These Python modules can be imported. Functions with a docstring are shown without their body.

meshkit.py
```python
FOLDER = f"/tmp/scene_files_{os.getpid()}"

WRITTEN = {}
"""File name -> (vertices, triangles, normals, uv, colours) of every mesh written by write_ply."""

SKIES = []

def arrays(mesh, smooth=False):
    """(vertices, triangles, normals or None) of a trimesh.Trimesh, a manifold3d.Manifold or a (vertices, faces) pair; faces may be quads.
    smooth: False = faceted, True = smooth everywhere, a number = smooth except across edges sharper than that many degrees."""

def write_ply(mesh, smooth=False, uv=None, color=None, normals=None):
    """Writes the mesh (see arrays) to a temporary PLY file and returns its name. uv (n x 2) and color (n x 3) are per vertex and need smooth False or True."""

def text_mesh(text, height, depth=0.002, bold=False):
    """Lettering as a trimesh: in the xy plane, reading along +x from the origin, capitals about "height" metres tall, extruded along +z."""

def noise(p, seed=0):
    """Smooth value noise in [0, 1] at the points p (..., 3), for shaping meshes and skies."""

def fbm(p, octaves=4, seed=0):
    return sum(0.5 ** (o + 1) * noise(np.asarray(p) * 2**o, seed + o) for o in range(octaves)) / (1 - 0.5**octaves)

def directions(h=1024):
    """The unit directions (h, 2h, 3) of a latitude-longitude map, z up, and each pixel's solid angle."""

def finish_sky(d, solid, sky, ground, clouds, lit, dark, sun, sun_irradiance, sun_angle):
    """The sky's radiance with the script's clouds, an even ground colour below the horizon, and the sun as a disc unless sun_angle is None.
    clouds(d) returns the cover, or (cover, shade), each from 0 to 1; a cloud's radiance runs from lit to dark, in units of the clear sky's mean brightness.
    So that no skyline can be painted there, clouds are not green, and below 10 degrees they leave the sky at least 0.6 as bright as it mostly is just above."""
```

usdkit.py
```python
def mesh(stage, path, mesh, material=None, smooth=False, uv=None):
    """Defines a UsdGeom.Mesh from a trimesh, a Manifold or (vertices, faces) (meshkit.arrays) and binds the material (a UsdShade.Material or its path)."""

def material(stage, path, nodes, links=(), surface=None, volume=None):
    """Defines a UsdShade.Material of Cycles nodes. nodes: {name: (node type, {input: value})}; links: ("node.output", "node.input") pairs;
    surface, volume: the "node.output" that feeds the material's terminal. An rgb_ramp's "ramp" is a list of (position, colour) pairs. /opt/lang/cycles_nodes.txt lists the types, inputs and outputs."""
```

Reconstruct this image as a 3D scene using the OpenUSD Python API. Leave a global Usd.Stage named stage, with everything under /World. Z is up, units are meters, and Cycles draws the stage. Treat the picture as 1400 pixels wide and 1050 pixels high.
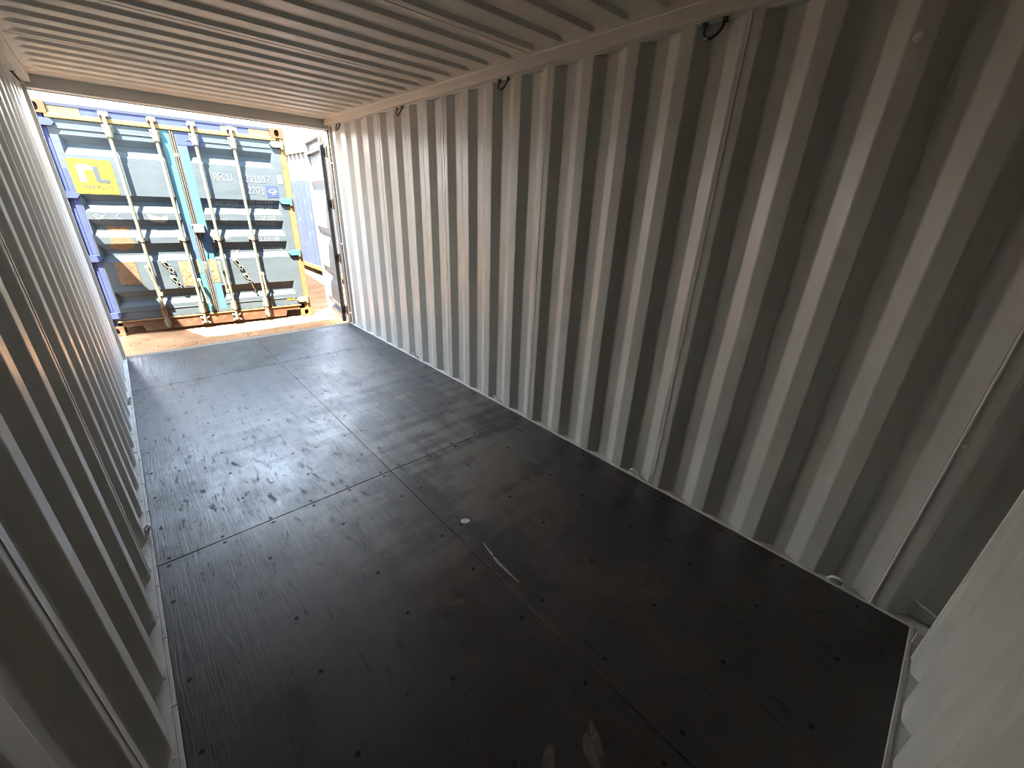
import math, numpy as np, trimesh, manifold3d as m3, usdkit, meshkit
from shapely.geometry import Polygon, LineString, box as sbox
from shapely import affinity, union_all
from pxr import Usd, UsdGeom, UsdLux, UsdShade, Gf, Sdf

stage = Usd.Stage.CreateInMemory()
UsdGeom.SetStageUpAxis(stage, UsdGeom.Tokens.z)
UsdGeom.SetStageMetersPerUnit(stage, 1.0)
UsdGeom.Xform.Define(stage, '/World')
UsdGeom.Scope.Define(stage, '/World/Looks')

# ------------------------------------------------------------------ camera, sky, sun, exposure
SKY, SUN, EXPOSURE = 1.9, 3.2, 3.85
EYE = (0.2452324, 0.34493405, 1.60087795)
RIGHT = np.array((0.73895952, -0.67275546, 0.03659125))
DOWN = np.array((-0.24749121, -0.32155733, -0.91397428))
AHEAD = np.array((0.62664737, 0.66633398, -0.40411891))
cam = UsdGeom.Camera.Define(stage, '/World/Camera')
mat4 = Gf.Matrix4d(*RIGHT, 0, *(-DOWN), 0, *(-AHEAD), 0, *EYE, 1)
cam.AddTransformOp().Set(mat4)
cam.CreateHorizontalApertureAttr(36.0)
cam.CreateVerticalApertureAttr(27.0)
cam.CreateFocalLengthAttr(36.0 * 555.3707 / 1400)
cam.CreateClippingRangeAttr(Gf.Vec2f(0.02, 1000))
cam.CreateExposureAttr(EXPOSURE)

usdkit.material(stage, '/World/Looks/sky', {
    'co': ('texture_coordinate', {}), 'sep': ('separate_xyz', {}),
    'r': ('rgb_ramp', {'ramp': [(0.0, (1.0, 0.985, 0.96)), (0.28, (1.0, 0.985, 0.97)), (0.5, (0.62, 0.78, 1.0)), (1.0, (0.45, 0.65, 1.0))]}),
    'bg': ('background_shader', {'strength': SKY})},
    [('co.generated', 'sep.vector'), ('sep.z', 'r.fac'), ('r.color', 'bg.color')], surface='bg.background')
dome = UsdLux.DomeLight.Define(stage, '/World/Sky')
dome.CreateIntensityAttr(1.0)
UsdShade.MaterialBindingAPI.Apply(dome.GetPrim()).Bind(UsdShade.Material.Get(stage, '/World/Looks/sky'))

SUN_DIR = np.array((0.335, 0.35, -1.0)); SUN_DIR /= np.linalg.norm(SUN_DIR)
sun = UsdLux.DistantLight.Define(stage, '/World/Sun')
sun.CreateIntensityAttr(SUN)
sun.CreateAngleAttr(0.53)
sun.CreateNormalizeAttr(True)
sun.CreateColorAttr(Gf.Vec3f(1.0, 0.94, 0.84))
zz = -SUN_DIR; xx = np.cross((0, 1, 0), zz); xx /= np.linalg.norm(xx); yy = np.cross(zz, xx)
sun.AddTransformOp().Set(Gf.Matrix4d(*xx, 0, *yy, 0, *zz, 0, 0, 0, 0, 1))

# ------------------------------------------------------------------ materials
def paint(name, color, rough=0.45, vary=0.12, scale=6.0, rust=None, rust_at=(0.62, 0.72), rust_scale=5.0, bump=0.0, bump_scale=60.0, metallic=0.0, stretch=(1, 1, 1), spec=0.5):
    c = np.array(color, float)
    n = {'g': ('geometry', {}), 'map': ('mapping', {'scale': stretch}), 'n': ('noise_texture', {'scale': scale, 'detail': 5.0, 'roughness': 0.6}),
         'r': ('rgb_ramp', {'ramp': [(0.25, tuple(c * (1 - vary))), (0.75, tuple(np.minimum(c * (1 + vary), 1)))]}),
         'rr': ('map_range', {'from_min': 0.3, 'from_max': 0.7, 'to_min': max(rough - 0.07, 0.05), 'to_max': rough + 0.07}),
         'p': ('principled_bsdf', {'metallic': metallic, 'specular_ior_level': spec})}
    l = [('g.position', 'map.vector'), ('map.vector', 'n.vector'), ('n.fac', 'r.fac'), ('n.fac', 'rr.value'), ('rr.result', 'p.roughness')]
    if rust:
        n['rn'] = ('noise_texture', {'scale': rust_scale, 'detail': 8.0, 'roughness': 0.72})
        n['rm'] = ('map_range', {'from_min': rust_at[0], 'from_max': rust_at[1], 'clamp': True})
        n['rc'] = ('mix', {'color2': rust})
        l += [('g.position', 'rn.vector'), ('rn.fac', 'rm.value'), ('rm.result', 'rc.fac'), ('r.color', 'rc.color1'), ('rc.color', 'p.base_color')]
    else:
        l.append(('r.color', 'p.base_color'))
    if bump:
        n['bn'] = ('noise_texture', {'scale': bump_scale, 'detail': 3.0})
        n['b'] = ('bump', {'strength': bump, 'distance': 0.004})
        l += [('g.position', 'bn.vector'), ('bn.fac', 'b.height'), ('b.normal', 'p.normal')]
    return usdkit.material(stage, '/World/Looks/' + name, n, l, surface='p.BSDF')

WALL = paint('container_grey', (0.425, 0.418, 0.380), 0.38, 0.03, 9, bump=0.05, bump_scale=140)
ROOFM = paint('roof_grey', (0.49, 0.468, 0.405), 0.45, 0.03, 9, bump=0.05, bump_scale=140)
SEAM = paint('weld_grey', (0.56, 0.54, 0.50), 0.35, 0.05, 30, bump=0.25, bump_scale=160)
LEDGE = paint('ledge_grey', (0.44, 0.43, 0.41), 0.45, 0.10, 25, rust=(0.22, 0.17, 0.13), rust_at=(0.66, 0.74), rust_scale=30)
RUBBER = paint('black_rubber', (0.020, 0.021, 0.018), 0.55, 0.2, 12)
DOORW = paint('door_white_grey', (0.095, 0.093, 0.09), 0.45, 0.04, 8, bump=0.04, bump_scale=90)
POSTM = paint('post_tan_grey', (0.15, 0.115, 0.075), 0.5, 0.08, 14, rust=(0.2, 0.12, 0.07), rust_at=(0.66, 0.75), rust_scale=12)
STEEL = paint('ring_steel', (0.1, 0.098, 0.092), 0.32, 0.15, 60, metallic=0.85)
STEELP = paint('painted_ring', (0.60, 0.60, 0.58), 0.35, 0.08, 60)
DARKSTEEL = paint('screw_steel', (0.006, 0.006, 0.006), 0.5, 0.3, 100, spec=0.2)
OPP = paint('weathered_blue_grey', (0.0205, 0.0265, 0.029), 0.75, 0.16, 4, rust=(0.045, 0.036, 0.028), rust_at=(0.70, 0.80), rust_scale=7, stretch=(1, 1, 3), spec=0.12)
CREAM = paint('cream_paint', (0.062, 0.056, 0.036), 0.75, 0.15, 16, rust=(0.03, 0.016, 0.008), rust_at=(0.64, 0.72), rust_scale=16, spec=0.12)
YELLOWR = paint('yellow_rail_paint', (0.072, 0.052, 0.017), 0.75, 0.14, 7, rust=(0.045, 0.025, 0.01), rust_at=(0.63, 0.70), rust_scale=9, spec=0.12)
BLUEP = paint('royal_blue_paint', (0.013, 0.018, 0.048), 0.75, 0.20, 9, rust=(0.045, 0.047, 0.055), rust_at=(0.66, 0.78), rust_scale=11, spec=0.12)
CAP = paint('dark_blue_grey_cap', (0.01, 0.012, 0.02), 0.75, 0.2, 8, spec=0.12)
CYAN = paint('cyan_paint', (0.017, 0.054, 0.062), 0.75, 0.16, 9, rust=(0.009, 0.024, 0.03), rust_at=(0.66, 0.70), rust_scale=14, stretch=(1, 1, 1), spec=0.12)
DULLBLUE = paint('dull_blue_paint', (0.02, 0.034, 0.052), 0.75, 0.12, 9, spec=0.12)
RUST = paint('rusty_sill_steel', (0.034, 0.017, 0.0085), 0.75, 0.3, 8, rust=(0.055, 0.04, 0.022), rust_at=(0.55, 0.70), rust_scale=6, bump=0.3, bump_scale=60, spec=0.12)
ORANGE = paint('orange_casting_paint', (0.055, 0.018, 0.0075), 0.75, 0.15, 18, spec=0.12)
OCHRE = paint('ochre_post_paint', (0.055, 0.036, 0.014), 0.75, 0.2, 10, rust=(0.03, 0.016, 0.007), rust_at=(0.58, 0.70), rust_scale=14, spec=0.12)
TANRUB = paint('perished_door_gasket', (0.034, 0.027, 0.019), 0.75, 0.25, 16, spec=0.12)
LETTER = paint('white_lettering', (0.085, 0.0835, 0.079), 0.75, 0.10, 30, spec=0.12)
YLOGO = paint('yellow_sign', (0.078, 0.059, 0.0045), 0.75, 0.04, 8, spec=0.12)
GLOGO = paint('grey_mark', (0.016, 0.02, 0.0225), 0.75, 0.05, 12, spec=0.12)
PATCHY = paint('ochre_sticker_residue', (0.066, 0.05, 0.026), 0.75, 0.25, 28, rust=(0.03, 0.018, 0.009), rust_at=(0.50, 0.62), rust_scale=22, bump=0.4, bump_scale=80, spec=0.12)
PATCHR = paint('brown_rust_patch', (0.052, 0.031, 0.016), 0.75, 0.25, 30, rust=(0.028, 0.014, 0.007), rust_at=(0.52, 0.66), rust_scale=16, bump=0.3, bump_scale=80, spec=0.12)
PAPER = paint('torn_paper', (0.075, 0.068, 0.055), 0.75, 0.08, 20, spec=0.12)
BCONT = paint('blue_side_paint', (0.021, 0.027, 0.062), 0.75, 0.12, 3, stretch=(1, 3, 0.3), rust=(0.042, 0.052, 0.085), rust_at=(0.55, 0.7), rust_scale=6, spec=0.12)
BROWNC = paint('grey_brown_side_paint', (0.05, 0.042, 0.039), 0.75, 0.10, 4, spec=0.12)
CHALK = paint('dust_marks', (0.13, 0.12, 0.105), 0.85, 0.3, 60, spec=0.2)
SCRAPE = paint('scrape_marks', (0.32, 0.305, 0.28), 0.7, 0.35, 70, spec=0.3)
DUSTY = paint('dusty_print', (0.10, 0.088, 0.068), 0.9, 0.3, 40, spec=0.15)
PLYEDGE = paint('pale_sill_steel', (0.15, 0.12, 0.085), 0.75, 0.1, 12, spec=0.12)

# phenolic-faced plywood: dark film with a pressed wood grain, scuffs and dust
usdkit.material(stage, '/World/Looks/dark_plywood', {
    'g': ('geometry', {}),
    'm1': ('mapping', {'scale': (24.0, 1.1, 1.0)}), 'n1': ('noise_texture', {'scale': 1.6, 'detail': 6.0, 'roughness': 0.65, 'distortion': 0.6}),
    'r1': ('rgb_ramp', {'ramp': [(0.40, (0, 0, 0)), (0.47, (1, 1, 1)), (0.53, (1, 1, 1)), (0.60, (0.2, 0.2, 0.2))]}),
    'n2': ('noise_texture', {'scale': 1.5, 'detail': 9.0, 'roughness': 0.68, 'distortion': 0.3}),
    'r2': ('rgb_ramp', {'ramp': [(0.34, (0.006, 0.0047, 0.004)), (0.50, (0.0135, 0.0108, 0.009)), (0.62, (0.031, 0.025, 0.021)), (0.76, (0.06, 0.05, 0.042))]}),
    'm3': ('mapping', {'rotation': (0, 0, 0.35), 'scale': (9.0, 1.6, 1.0)}), 'n3': ('noise_texture', {'scale': 3.2, 'detail': 10.0, 'roughness': 0.78, 'distortion': 1.6}),
    'r3': ('rgb_ramp', {'ramp': [(0.60, (0, 0, 0)), (0.72, (0.35, 0.35, 0.35)), (0.85, (1, 1, 1))]}),
    'c': ('mix', {'color2': (0.10, 0.092, 0.082)}),
    'm5': ('mapping', {'scale': (1.3, 7.0, 1.0)}), 'n5': ('noise_texture', {'scale': 1.0, 'detail': 3.0, 'roughness': 0.5}),
    'm6': ('mapping', {'scale': (6.0, 0.8, 1.0)}), 'n6': ('noise_texture', {'scale': 1.0, 'detail': 4.0, 'roughness': 0.6}),
    's5': ('math', {'math_type': 'add'}), 'w5': ('map_range', {'from_min': 0.90, 'from_max': 1.10, 'clamp': True}),
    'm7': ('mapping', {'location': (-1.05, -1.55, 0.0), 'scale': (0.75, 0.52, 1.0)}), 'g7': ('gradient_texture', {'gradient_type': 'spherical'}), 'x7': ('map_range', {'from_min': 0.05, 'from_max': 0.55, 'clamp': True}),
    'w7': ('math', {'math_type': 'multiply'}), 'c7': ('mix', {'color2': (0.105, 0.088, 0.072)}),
    'n4': ('noise_texture', {'scale': 2.6, 'detail': 7.0, 'roughness': 0.7}),
    'rr': ('map_range', {'from_min': 0.3, 'from_max': 0.7, 'to_min': 0.29, 'to_max': 0.52}),
    'b': ('bump', {'strength': 0.35, 'distance': 0.0012}),
    'm8': ('mapping', {'rotation': (0, 0, 0.25), 'scale': (26.0, 7.0, 1.0)}), 'n8': ('noise_texture', {'scale': 1.3, 'detail': 5.0, 'roughness': 0.7, 'distortion': 0.8}), 'x8': ('map_range', {'from_min': 0.57, 'from_max': 0.66, 'to_min': 0.0, 'to_max': 0.35, 'clamp': True}),
    'a8': ('math', {'math_type': 'add'}),
    'p': ('principled_bsdf', {'specular_ior_level': 0.75})},
    [('g.position', 'm1.vector'), ('m1.vector', 'n1.vector'), ('n1.fac', 'r1.fac'), ('r1.color', 'b.height'), ('b.normal', 'p.normal'),
     ('g.position', 'n2.vector'), ('n2.fac', 'r2.fac'), ('r2.color', 'c7.color1'), ('c7.color', 'c.color1'),
     ('g.position', 'm5.vector'), ('m5.vector', 'n5.vector'), ('g.position', 'm6.vector'), ('m6.vector', 'n6.vector'), ('n5.fac', 's5.value1'), ('n6.fac', 's5.value2'), ('s5.value', 'w5.value'),
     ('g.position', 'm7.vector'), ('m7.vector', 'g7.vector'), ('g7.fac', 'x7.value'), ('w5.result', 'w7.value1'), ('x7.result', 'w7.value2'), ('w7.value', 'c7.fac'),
     ('g.position', 'm3.vector'), ('m3.vector', 'n3.vector'), ('n3.fac', 'r3.fac'), ('r3.color', 'c.fac'), ('c.color', 'p.base_color'),
     ('g.position', 'n4.vector'), ('n4.fac', 'rr.value'), ('g.position', 'm8.vector'), ('m8.vector', 'n8.vector'), ('n8.fac', 'x8.value'), ('rr.result', 'a8.value1'), ('x8.result', 'a8.value2'), ('a8.value', 'p.roughness')], surface='p.BSDF')
PLY = UsdShade.Material.Get(stage, '/World/Looks/dark_plywood')

usdkit.material(stage, '/World/Looks/red_dirt', {
    'g': ('geometry', {}), 'n': ('noise_texture', {'scale': 2.3, 'detail': 9.0, 'roughness': 0.7}),
    'r': ('rgb_ramp', {'ramp': [(0.3, (0.16, 0.074, 0.031)), (0.5, (0.24, 0.120, 0.053)), (0.7, (0.29, 0.165, 0.082))]}),
    'n2': ('noise_texture', {'scale': 38.0, 'detail': 6.0, 'roughness': 0.7}),
    'b': ('bump', {'strength': 0.7, 'distance': 0.02}),
    'p': ('principled_bsdf', {'roughness': 0.95, 'specular_ior_level': 0.1})},
    [('g.position', 'n.vector'), ('n.fac', 'r.fac'), ('r.color', 'p.base_color'), ('g.position', 'n2.vector'), ('n2.fac', 'b.height'), ('b.normal', 'p.normal')], surface='p.BSDF')
DIRT = UsdShade.Material.Get(stage, '/World/Looks/red_dirt')

# ------------------------------------------------------------------ helpers
used = {}
def numbered(parent, name):
    k = used.get((parent, name), 0); used[(parent, name)] = k + 1
    return f'{parent}/{name}' + (f'_{k:03d}' if k else '')

def tag(prim, label=None, cat=None, group=None, kind=None):
    for k, v in (('label', label), ('category', cat), ('group', group), ('kind', kind)):
        if v: prim.SetCustomDataByKey(k, v)
    return prim

def thing(name, label, cat, loc=(0, 0, 0), rz=0.0, group=None, kind=None):
    x = UsdGeom.Xform.Define(stage, numbered('/World', name))
    x.AddTranslateOp().Set(Gf.Vec3d(*map(float, loc)))
    if rz: x.AddRotateZOp().Set(math.degrees(rz))
    tag(x.GetPrim(), label, cat, group, kind)
    return str(x.GetPath())

class MB:
    """collects solids into one mesh"""
    def __init__(s): s.p = []
    def add(s, v, f=None):
        if f is None:
            if hasattr(v, 'to_mesh'):
                m = v.to_mesh(); v, f = m.vert_properties[:, :3], m.tri_verts
            else: v, f = v.vertices, v.faces
        f = np.asarray(f)
        if f.shape[1] == 4: f = np.vstack([f[:, [0, 1, 2]], f[:, [0, 2, 3]]])
        s.p.append((np.asarray(v, float), f)); return s
    def box(s, a, b, bevel=0.0):
        a, b = np.minimum(a, b), np.maximum(a, b)
        bevel = min(bevel, 0.45 * (b - a).min())
        if bevel <= 0:
            s.add(trimesh.creation.box(bounds=[a, b]))
        else:
            pts = []
            for i in range(8):
                c = [(a, b)[(i >> k) & 1][k] for k in range(3)]
                d = [1 - 2 * ((i >> k) & 1) for k in range(3)]
                for ax in range(3):
                    q = np.array(c, float)
                    for o in range(3):
                        if o != ax: q[o] += d[o] * bevel
                    pts.append(q)
            s.add(m3.Manifold.hull_points(np.array(pts)))
        return s
    def prism(s, poly, axis, lo, hi):
        """poly in the two other axes (in cyclic order x,y,z minus axis), extruded along axis"""
        poly = poly if isinstance(poly, Polygon) else Polygon(poly)
        m = trimesh.creation.extrude_polygon(poly, hi - lo, engine='earcut')
        v, f = m.vertices.copy(), m.faces
        o = [k for k in range(3) if k != axis]
        w = np.zeros_like(v); w[:, o[0]], w[:, o[1]], w[:, axis] = v[:, 0], v[:, 1], v[:, 2] + lo
        if axis == 1: f = f[:, ::-1]
        s.add(w, f); return s
    def tube(s, pts, r, n=8, close=False):
        pts = np.asarray(pts, float); k = len(pts)
        rings = []
        up = np.array((0.31, 0.17, 0.93))
        for i in range(k):
            a, b = (pts[(i - 1) % k], pts[(i + 1) % k]) if close else (pts[max(i - 1, 0)], pts[min(i + 1, k - 1)])
            t = b - a; t /= np.linalg.norm(t)
            u = np.cross(t, up); u /= np.linalg.norm(u); w = np.cross(t, u)
            ang = np.arange(n) * 2 * np.pi / n
            rr = r[i] if np.ndim(r) else r
            rings.append(pts[i] + rr * (np.cos(ang)[:, None] * u + np.sin(ang)[:, None] * w))
        v = np.vstack(rings); f = []
        for i in range(k if close else k - 1):
            j = (i + 1) % k
            for q in range(n):
                q2 = (q + 1) % n
                f += [[i * n + q, j * n + q2, i * n + q2], [i * n + q, j * n + q, j * n + q2]]
        if not close:
            v = np.vstack([v, pts[0], pts[-1]]); c0, c1 = len(v) - 2, len(v) - 1
            for q in range(n):
                q2 = (q + 1) % n
                f += [[c0, q, q2], [c1, (k - 1) * n + q2, (k - 1) * n + q]]
        s.add(v, f); return s
    def cyl(s, a, b, r, n=12): return s.tube([a, b], r, n)
    def mesh(s):
        v, f, at = [], [], 0
        for a, b in s.p:
            v.append(a); f.append(b + at); at += len(a)
        return np.vstack(v), np.vstack(f)
    def build(s, parent, name, mat, smooth=False, label=None):
        v, f = s.mesh()
        m = usdkit.mesh(stage, numbered(parent, name), trimesh.Trimesh(v, f, process=False), mat, smooth)
        tag(m.GetPrim(), label)
        return str(m.GetPath())

def top_mesh(mb, name, mat, label, cat, smooth=False, group=None, kind=None):
    p = mb.build('/World', name, mat, smooth)
    tag(stage.GetPrimAtPath(p), label, cat, group, kind)
    return p

def soften(prof, c=0.006):
    """cut the corners of an open profile so that bends look rolled"""
    prof = [np.array(q, float) for q in prof]; out = [prof[0]]
    for a, b, d in zip(prof, prof[1:], prof[2:]):
        u, w = a - b, d - b; lu, lw = np.linalg.norm(u), np.linalg.norm(w)
        if abs(np.cross(u / lu, w / lw)) < 1e-3: out.append(b); continue
        k = min(c, lu * 0.3, lw * 0.3)
        p0, p2 = b + u / lu * k, b + w / lw * k
        out += [p0, (p0 + p2) / 4 + b / 2, p2]
    out.append(prof[-1])
    return np.array(out)

def sheet(prof, z0, z1, off, axis='y'):
    """a corrugated sheet standing up: prof = [(along, across)], thickness off (signed, across)."""
    prof = np.asarray(prof, float); n = len(prof)
    def pts(d, z):
        a, c = prof[:, 0], prof[:, 1] + d
        return np.stack([c, a, np.full(n, z)], 1) if axis == 'y' else np.stack([a, c, np.full(n, z)], 1)
    v = np.vstack([pts(0, z0), pts(0, z1), pts(off, z0), pts(off, z1)])
    f = []
    for i in range(n - 1):
        f += [[i, i + 1, n + i + 1, n + i], [2 * n + i, 3 * n + i, 3 * n + i + 1, 2 * n + i + 1],
              [i, 2 * n + i, 2 * n + i + 1, i + 1], [n + i, n + i + 1, 3 * n + i + 1, 3 * n + i]]
    f += [[0, n, 3 * n, 2 * n], [n - 1, 3 * n - 1, 4 * n - 1, 2 * n - 1]]
    f = np.array(f)
    m = trimesh.Trimesh(v, np.vstack([f[:, [0, 1, 2]], f[:, [0, 2, 3]]]), process=False)
    trimesh.repair.fix_normals(m)
    return m.vertices, m.faces

# ------------------------------------------------------------------ the container we stand in
W, L = 2.352, 5.893                 # inside width, y of the door end of the floor
XR, XL = W + 0.006, -0.026          # inner planes of the two side walls
ZR, ZC = 2.355, 2.415               # underside of the top rails, ceiling
GZ = -0.16                          # the ground outside

# floor: six sheets of dark plywood on an added light-blocking slab, with their screws
floor = thing('floor', 'dark brown film-faced plywood floor of the empty shipping container', 'floor', kind='structure')
MB().box((-0.11, -0.09, -0.085), (W + 0.11, L + 0.0, -0.031)).build(floor, 'floor_light_block', RUBBER)  # unseen black slab, added to keep light from coming up through the floor
XS, Y1, Y2 = 1.172, 2.440, 4.870
for xa, xb in ((0.0, XS - 0.0014), (XS + 0.0014, W - 0.002)):
    for ya, yb in ((0.022, Y1 - 0.0016), (Y1 + 0.0016, Y2 - 0.0014), (Y2 + 0.0014, L)):
        MB().box((xa, ya, -0.03), (xb, yb, 0.0), 0.0016).build(floor, 'floor_panel', PLY)
def screw(x, y, r=0.0092):
    m = MB(); n = 9; ang = np.arange(n) * 2 * np.pi / n
    prof = [(r, 0.0001), (r * 0.93, 0.0009), (r * 0.62, 0.0007), (0.0, 0.0011)]
    v = [[x + q * math.cos(a), y + q * math.sin(a), z] for q, z in prof[:-1] for a in ang] + [[x, y, prof[-1][1]]]
    f = []
    for k in range(2):
        for i in range(n):
            j = (i + 1) % n
            f += [[k * n + i, k * n + j, (k + 1) * n + j], [k * n + i, (k + 1) * n + j, (k + 1) * n + i]]
    f += [[2 * n + i, 2 * n + (i + 1) % n, 3 * n] for i in range(n)]
    m.add(np.array(v), np.array(f)).build(floor, 'screw', DARKSTEEL)
rng = np.random.default_rng(7)
rows = [5.704, 5.437, 5.145, 4.58, 4.285, 3.857, 3.635, 3.34, 3.04, 2.735, 2.17, 1.755, 1.475, 1.147, 0.81, 0.50, 0.20]
for y in rows:
    for x in (0.037, 0.40, 0.757, 1.11, 1.236, 1.59, 1.942, 2.297):
        screw(x + rng.normal(0, 0.003), y + rng.normal(0, 0.004))
for y in (Y1 + 0.025, Y1 - 0.026, Y2 + 0.025, Y2 - 0.026):
    for x in (0.04, 0.262, 0.477, 0.687, 0.897, 1.114, 1.237, 1.455, 1.66, 1.876, 2.062, 2.293):
        screw(x + rng.normal(0, 0.003), y + rng.normal(0, 0.003))
def flat_mark(name, outline, mat, z=0.0012, label=None):
    poly = Polygon(outline).buffer(0)
    MB().prism(poly, 2, 0.0002, z).build(floor, name, mat, label=label)
def blob(cx, cy, rx, ry, rot=0.0, seed=0, n=26, rough=0.25):
    r = np.random.default_rng(seed); a = np.arange(n) * 2 * np.pi / n
    k = 1 + rough * sum(r.normal(0, 0.5) * np.cos(j * a + r.uniform(0, 6)) for j in (2, 3, 5))
    x, y = rx * k * np.cos(a), ry * k * np.sin(a)
    return np.stack([cx + x * math.cos(rot) - y * math.sin(rot), cy + x * math.sin(rot) + y * math.cos(rot)], 1)
flat_mark('paint_spot', blob(1.269, 1.765, 0.018, 0.024, 0.6, 3, rough=0.12), STEELP, label='small white paint spot on the dark floor')
for dx in (-0.006, 0.007):
    flat_mark('paint_spot_hole', blob(1.269 + dx, 1.765 + 0.3 * dx, 0.003, 0.003, 0, 5, 10), DARKSTEEL, 0.0016)
def streak(pts, w, seed):
    r = np.random.default_rng(seed); P = np.array(pts, float); t = np.linspace(0, 1, 24)
    q = np.stack([np.interp(t, np.linspace(0, 1, len(P)), P[:, k]) for k in (0, 1)], 1)
    nrm = np.array([-(P[-1] - P[0])[1], (P[-1] - P[0])[0]]); nrm /= np.linalg.norm(nrm)
    ww = w * np.sin(np.pi * np.clip(t, 0.04, 0.96)) ** 0.5
    a = q + nrm * (ww * (0.6 + 0.4 * r.random(24)))[:, None]; b = q - nrm * (ww * (0.6 + 0.4 * r.random(24)))[:, None]
    return np.vstack([a, b[::-1]])
flat_mark('scrape_mark', streak([(1.245, 1.575), (1.222, 1.43), (1.222, 1.285)], 0.008, 1), SCRAPE, 0.0008, label='long pale curved scrape on the floor')
flat_mark('seam_wear', streak([(1.174, 1.72), (1.173, 1.2), (1.174, 0.75)], 0.0028, 2), CHALK, 0.0007)
flat_mark('dust_print', blob(0.947, 1.385, 0.016, 0.034, 0.9, 11, rough=0.12), DUSTY, 0.0006)
for k, (cx, cy, rx, ry, ro) in enumerate([(0.835, 0.735, 0.018, 0.05, -0.9), (0.96, 0.665, 0.022, 0.05, -0.5), (1.0, 0.675, 0.014, 0.05, -0.5)]):
    flat_mark('dust_print', blob(cx, cy, rx, ry, ro, 20 + k, rough=0.10), DUSTY, 0.0006)
rs = np.random.default_rng(12)
for k in range(46):                                  # thin light scuffs, mostly in the right half of the near sheets
    x, y, a, ln = rs.uniform(1.25, 2.2), rs.uniform(0.7, 3.2), rs.normal(0.2, 0.5), rs.uniform(0.03, 0.12)
    d = np.array([math.sin(a), math.cos(a)]) * ln / 2
    flat_mark('scuff_mark', streak([(x - d[0], y - d[1]), (x + rs.normal(0, 0.006), y), (x + d[0], y + d[1])], rs.uniform(0.0008, 0.0022), 40 + k), CHALK, 0.0005)

# side walls: corrugated sheets between weld seams
def wall_profile(y0, ya, yb, plane, out, first_flat_only=False):
    """inner plane flat, slope out, outer flat, slope in; every 0.28 m, the outward slope starts at y0 + 0.28 k (going to smaller y)"""
    pts = []
    for k in range(-12, 26):
        b = y0 + 0.28 * k
        pts += [(b - 0.28 + 0.07, 0.0), (b, 0.0), ] if False else [(b - 0.21, 0.0), (b - 0.14, 1.0), (b - 0.07, 1.0), (b, 0.0)]
    pts.sort(key=lambda q: (round(q[0], 5), 0))
    # sort puts pairs in rising y: slope in ends, outer, outer, inner
    ys = np.array([q[0] for q in pts]); ds = np.array([q[1] for q in pts])
    inside = (ys > ya + 1e-4) & (ys < yb - 1e-4)
    P = [(ya, np.interp(ya, ys, ds))] + list(zip(ys[inside], ds[inside])) + [(yb, np.interp(yb, ys, ds))]
    return soften([(y, plane + out * 0.036 * d) for y, d in P])
def side_wall(name, label, y0, plane, out, cuts, ztop):
    w = thing(name, label, 'wall', kind='structure')
    for i, (a, b) in enumerate(zip(cuts, cuts[1:])):
        MB().add(*sheet(wall_profile(y0, a, b, plane, out), -0.02, ztop + 0.02, out * 0.002)).build(w, 'wall_panel', WALL)
    for c in cuts[1:-1]:
        MB().prism([(plane + out * 0.004, c - 0.006), (plane - out * 0.0022, c - 0.004), (plane - out * 0.0022, c + 0.002), (plane + out * 0.004, c + 0.006)], 2, 0.004, ztop).build(w, 'weld_seam', SEAM)
    return w
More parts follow.
